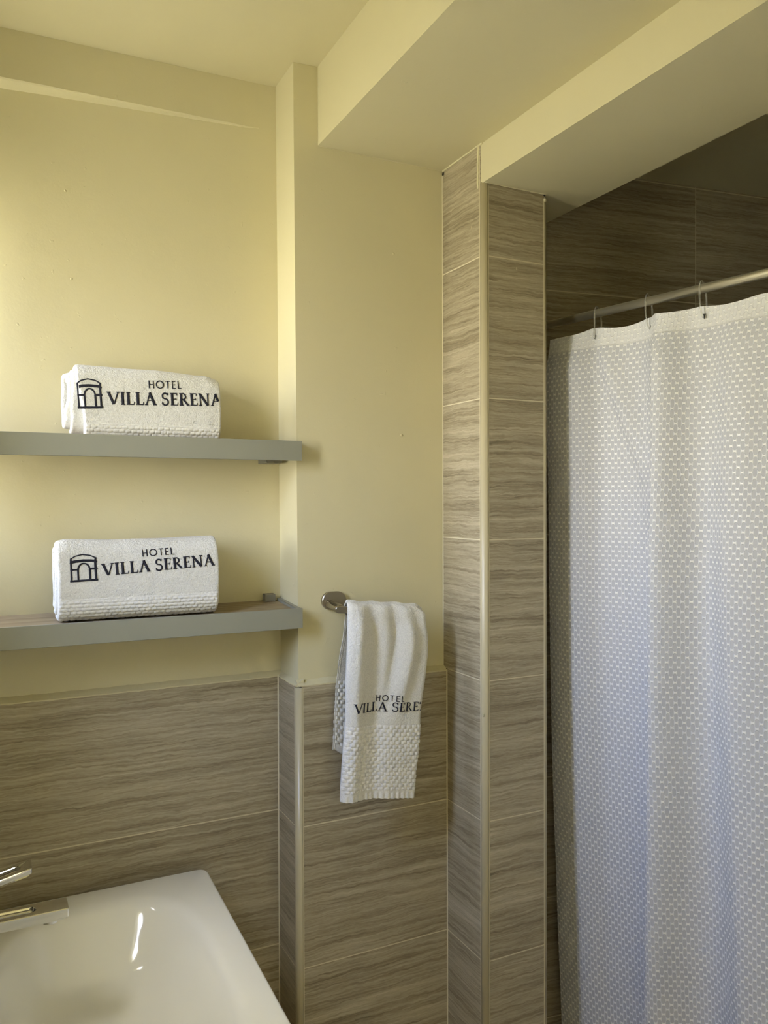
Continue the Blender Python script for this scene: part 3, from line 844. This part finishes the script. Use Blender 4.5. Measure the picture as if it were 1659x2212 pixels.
# ------------------------------------------------------------ washbasin
ZBN = .82
bs = thing('washbasin', 'white ceramic washbasin fixed to the left wall below the tiled back wall', 'washbasin', (-.17, 1.36, .70))
CX, CY = .172, 1.335
def opening(th_):
    c_, s_ = math.cos(th_), math.sin(th_)
    aa = .178 if c_ > 0 else .172; bb = .272
    n_ = 3.4 if c_ > 0 else 2.35+.6*abs(s_)**6
    k = (abs(c_/aa)**n_+abs(s_/bb)**n_)**(-1/n_)
    return k
def outer_pt(th_, inset, rad):
    """ray against the rounded rectangle of the rim"""
    X0, X1_, Y0, Y1 = -.168+inset*0, .4135-inset, 1.045+inset, 1.6735-inset
    c_, s_ = math.cos(th_), math.sin(th_)
    def inside(t_):
        x, y = CX+c_*t_, CY+s_*t_
        xr = X1_-.024*(Y1-y)
        if x < X0 or x > xr or y < Y0 or y > Y1: return False
        dx = max(0, x-(xr-rad)); dy = max(0, y-(Y1-rad), (Y0+rad)-y)
        return not (dx > 0 and dy > 0 and math.hypot(dx, dy) > rad)
    lo, hi = 0, 1.2
    for _ in range(26):
        m_ = (lo+hi)/2
        if inside(m_): lo = m_
        else: hi = m_
    return CX+c_*lo, CY+s_*lo
# angles, denser towards the corners
angs = sorted([2*math.pi*k/360 for k in range(360)]+[math.atan2(1.6735-CY-dy, .4135-CX-dx) % (2*math.pi) for dx, dy in ((0, 0), (.004, 0), (0, .004), (.008, 0), (0, .008), (.0015, 0), (0, .0015))])
def prof(q):
    """bowl depth as a function of normalised radius"""
    f_ = [(0, .118), (.25, .116), (.50, .108), (.60, .100), (.68, .089), (.74, .076), (.80, .0585), (.86, .0385), (.91, .0225), (.95, .0115), (.98, .0058), (1.01, .0024), (1.04, .0007), (1.08, 0)]
    n_ = len(f_)
    for i in range(n_-1):
        (a_, x), (b_, y) = f_[i], f_[i+1]
        if q <= b_:
            x0, x3 = f_[max(i-1, 0)], f_[min(i+2, n_-1)]; h_ = b_-a_
            m0 = (y-x0[1])/(b_-x0[0])*h_; m1 = (x3[1]-x)/(x3[0]-a_)*h_; t_ = (q-a_)/h_
            return (2*t_**3-3*t_**2+1)*x+(t_**3-2*t_**2+t_)*m0+(-2*t_**3+3*t_**2)*y+(t_**3-t_**2)*m1
    return 0
bm = bmesh.new(); loops = []
qs = [.04, .12, .2, .3, .4, .5, .56, .62, .66, .70, .73, .76, .79, .82, .85, .88, .91, .93, .95, .965, .98, .995, 1.01, 1.025, 1.04, 1.06, 1.08]
for q in qs:
    lp = []
    for th_ in angs:
        k = opening(th_)*q; shift = (1-min(q, 1))*.03
        lp.append(bm.verts.new((CX+math.cos(th_)*k-shift*.6, CY+math.sin(th_)*k, ZBN-prof(q))))
    loops.append(lp)
for inset, dz_, rad in ((.006, 0.0, .016), (.0035, .0006, .018), (.0015, .0022, .019), (.0003, .0048, .020), (0, .008, .020), (0, .075, .020), (.01, .105, .03), (.06, .150, .05)):
    lp = []
    for th_ in angs:
        x, y = outer_pt(th_, inset, rad); lp.append(bm.verts.new((x, y, ZBN-dz_)))
    loops.append(lp)
nA = len(angs)
for A, B in zip(loops, loops[1:]):
    for k in range(nA): bm.faces.new((A[k], A[(k+1) % nA], B[(k+1) % nA], B[k]))
bm.faces.new(loops[0]); bm.faces.new(loops[-1])
obj('basin_bowl', bm, M['ceramic'], bs, True)
bm = bmesh.new(); tube(bm, [(CX-.02, CY, ZBN-.1185), (CX-.02, CY, ZBN-.1150)], .021, 28); obj('drain', bm, M['chrome'], bs, True)
settle(bs)

# ------------------------------------------------------------ faucet
fc = thing('basin_faucet', 'polished chrome single lever basin faucet with slotted flat spout over the basin', 'faucet', (-.085, 1.385, ZBN))
FY = 1.385
def bar_with_slot(name, x0, x1, y0, y1, zt, zb, s0, s1, shw, depth, slope, parent, mat):
    """loops: outer bottom, outer top edge (rounded), slot lip, slot floor"""
    yc = (y0+y1)/2
    def rrect(ax, bx, ay, by, r, n=6):
        pts = []
        for cx, cy, a0 in ((bx-r, by-r, 0), (ax+r, by-r, 90), (ax+r, ay+r, 180), (bx-r, ay+r, 270)):
            for k in range(n+1):
                an = math.radians(a0+90*k/n); pts.append((cx+r*math.cos(an), cy+r*math.sin(an)))
        return pts
    def rise(x): return slope*(x-x0)
    bm = bmesh.new(); L = []
    def loop(pts, z): L.append([bm.verts.new((x, y, z+rise(x))) for x, y in pts])
    loop(rrect(x0+.002, x1-.004, y0+.003, y1-.003, .003), zb)
    loop(rrect(x0, x1-.001, y0+.001, y1-.001, .003), zb+.003)
    loop(rrect(x0, x1, y0, y1, .0025), zb+.0045)
    loop(rrect(x0, x1, y0, y1, .0025), zt-.0012)
    loop(rrect(x0+.0012, x1-.0012, y0+.0012, y1-.0012, .002), zt)
    loop(rrect(s0, s1, yc-shw, yc+shw, shw*.98), zt)
    loop(rrect(s0+.0008, s1-.0008, yc-shw+.0008, yc+shw-.0008, shw*.95), zt-.0008)
    loop(rrect(s0+.0014, s1-.0014, yc-shw+.0014, yc+shw-.0014, shw*.90), zt-depth)
    n = len(L[0])
    for A, B in zip(L, L[1:]):
        for k in range(n): bm.faces.new((A[k], A[(k+1) % n], B[(k+1) % n], B[k]))
    bm.faces.new(L[0]); bm.faces.new(L[-1])
    o = obj(name, bm, mat, parent, True)
    md = o.modifiers.new('es', 'EDGE_SPLIT'); md.split_angle = math.radians(38)
    return o
bar_with_slot('spout', -.075, .1185, FY-.0205, FY+.0205, .940, .922, -.060, .072, .0098, .0050, 0.0, fc, M['chrome'])
bar_with_slot('lever', -.085, .0655, FY-.0195, FY+.0195, .980, .968, -.060, .050, .0088, .0060, .225, fc, M['chrome'])
bm = bmesh.new(); tube(bm, [(-.085, FY, ZBN+.0003), (-.085, FY, ZBN+.006)], .030, 36); obj('base_ring', bm, M['chrome'], fc, True)
bm = bmesh.new(); tube(bm, [(-.085, FY, ZBN+.006), (-.085, FY, .968)], .023, 36); obj('faucet_body', bm, M['chrome'], fc, True)
bm = bmesh.new(); tube(bm, [(.092, FY, .9225), (.092, FY, .9165), (.092, FY, .915)], .0115, 28); obj('aerator', bm, M['chrome'], fc, True)
for o in fc.children:
    if o.name.startswith(('base_ring', 'faucet_body', 'aerator')):
        md = o.modifiers.new('es', 'EDGE_SPLIT'); md.split_angle = math.radians(38)
settle(fc)
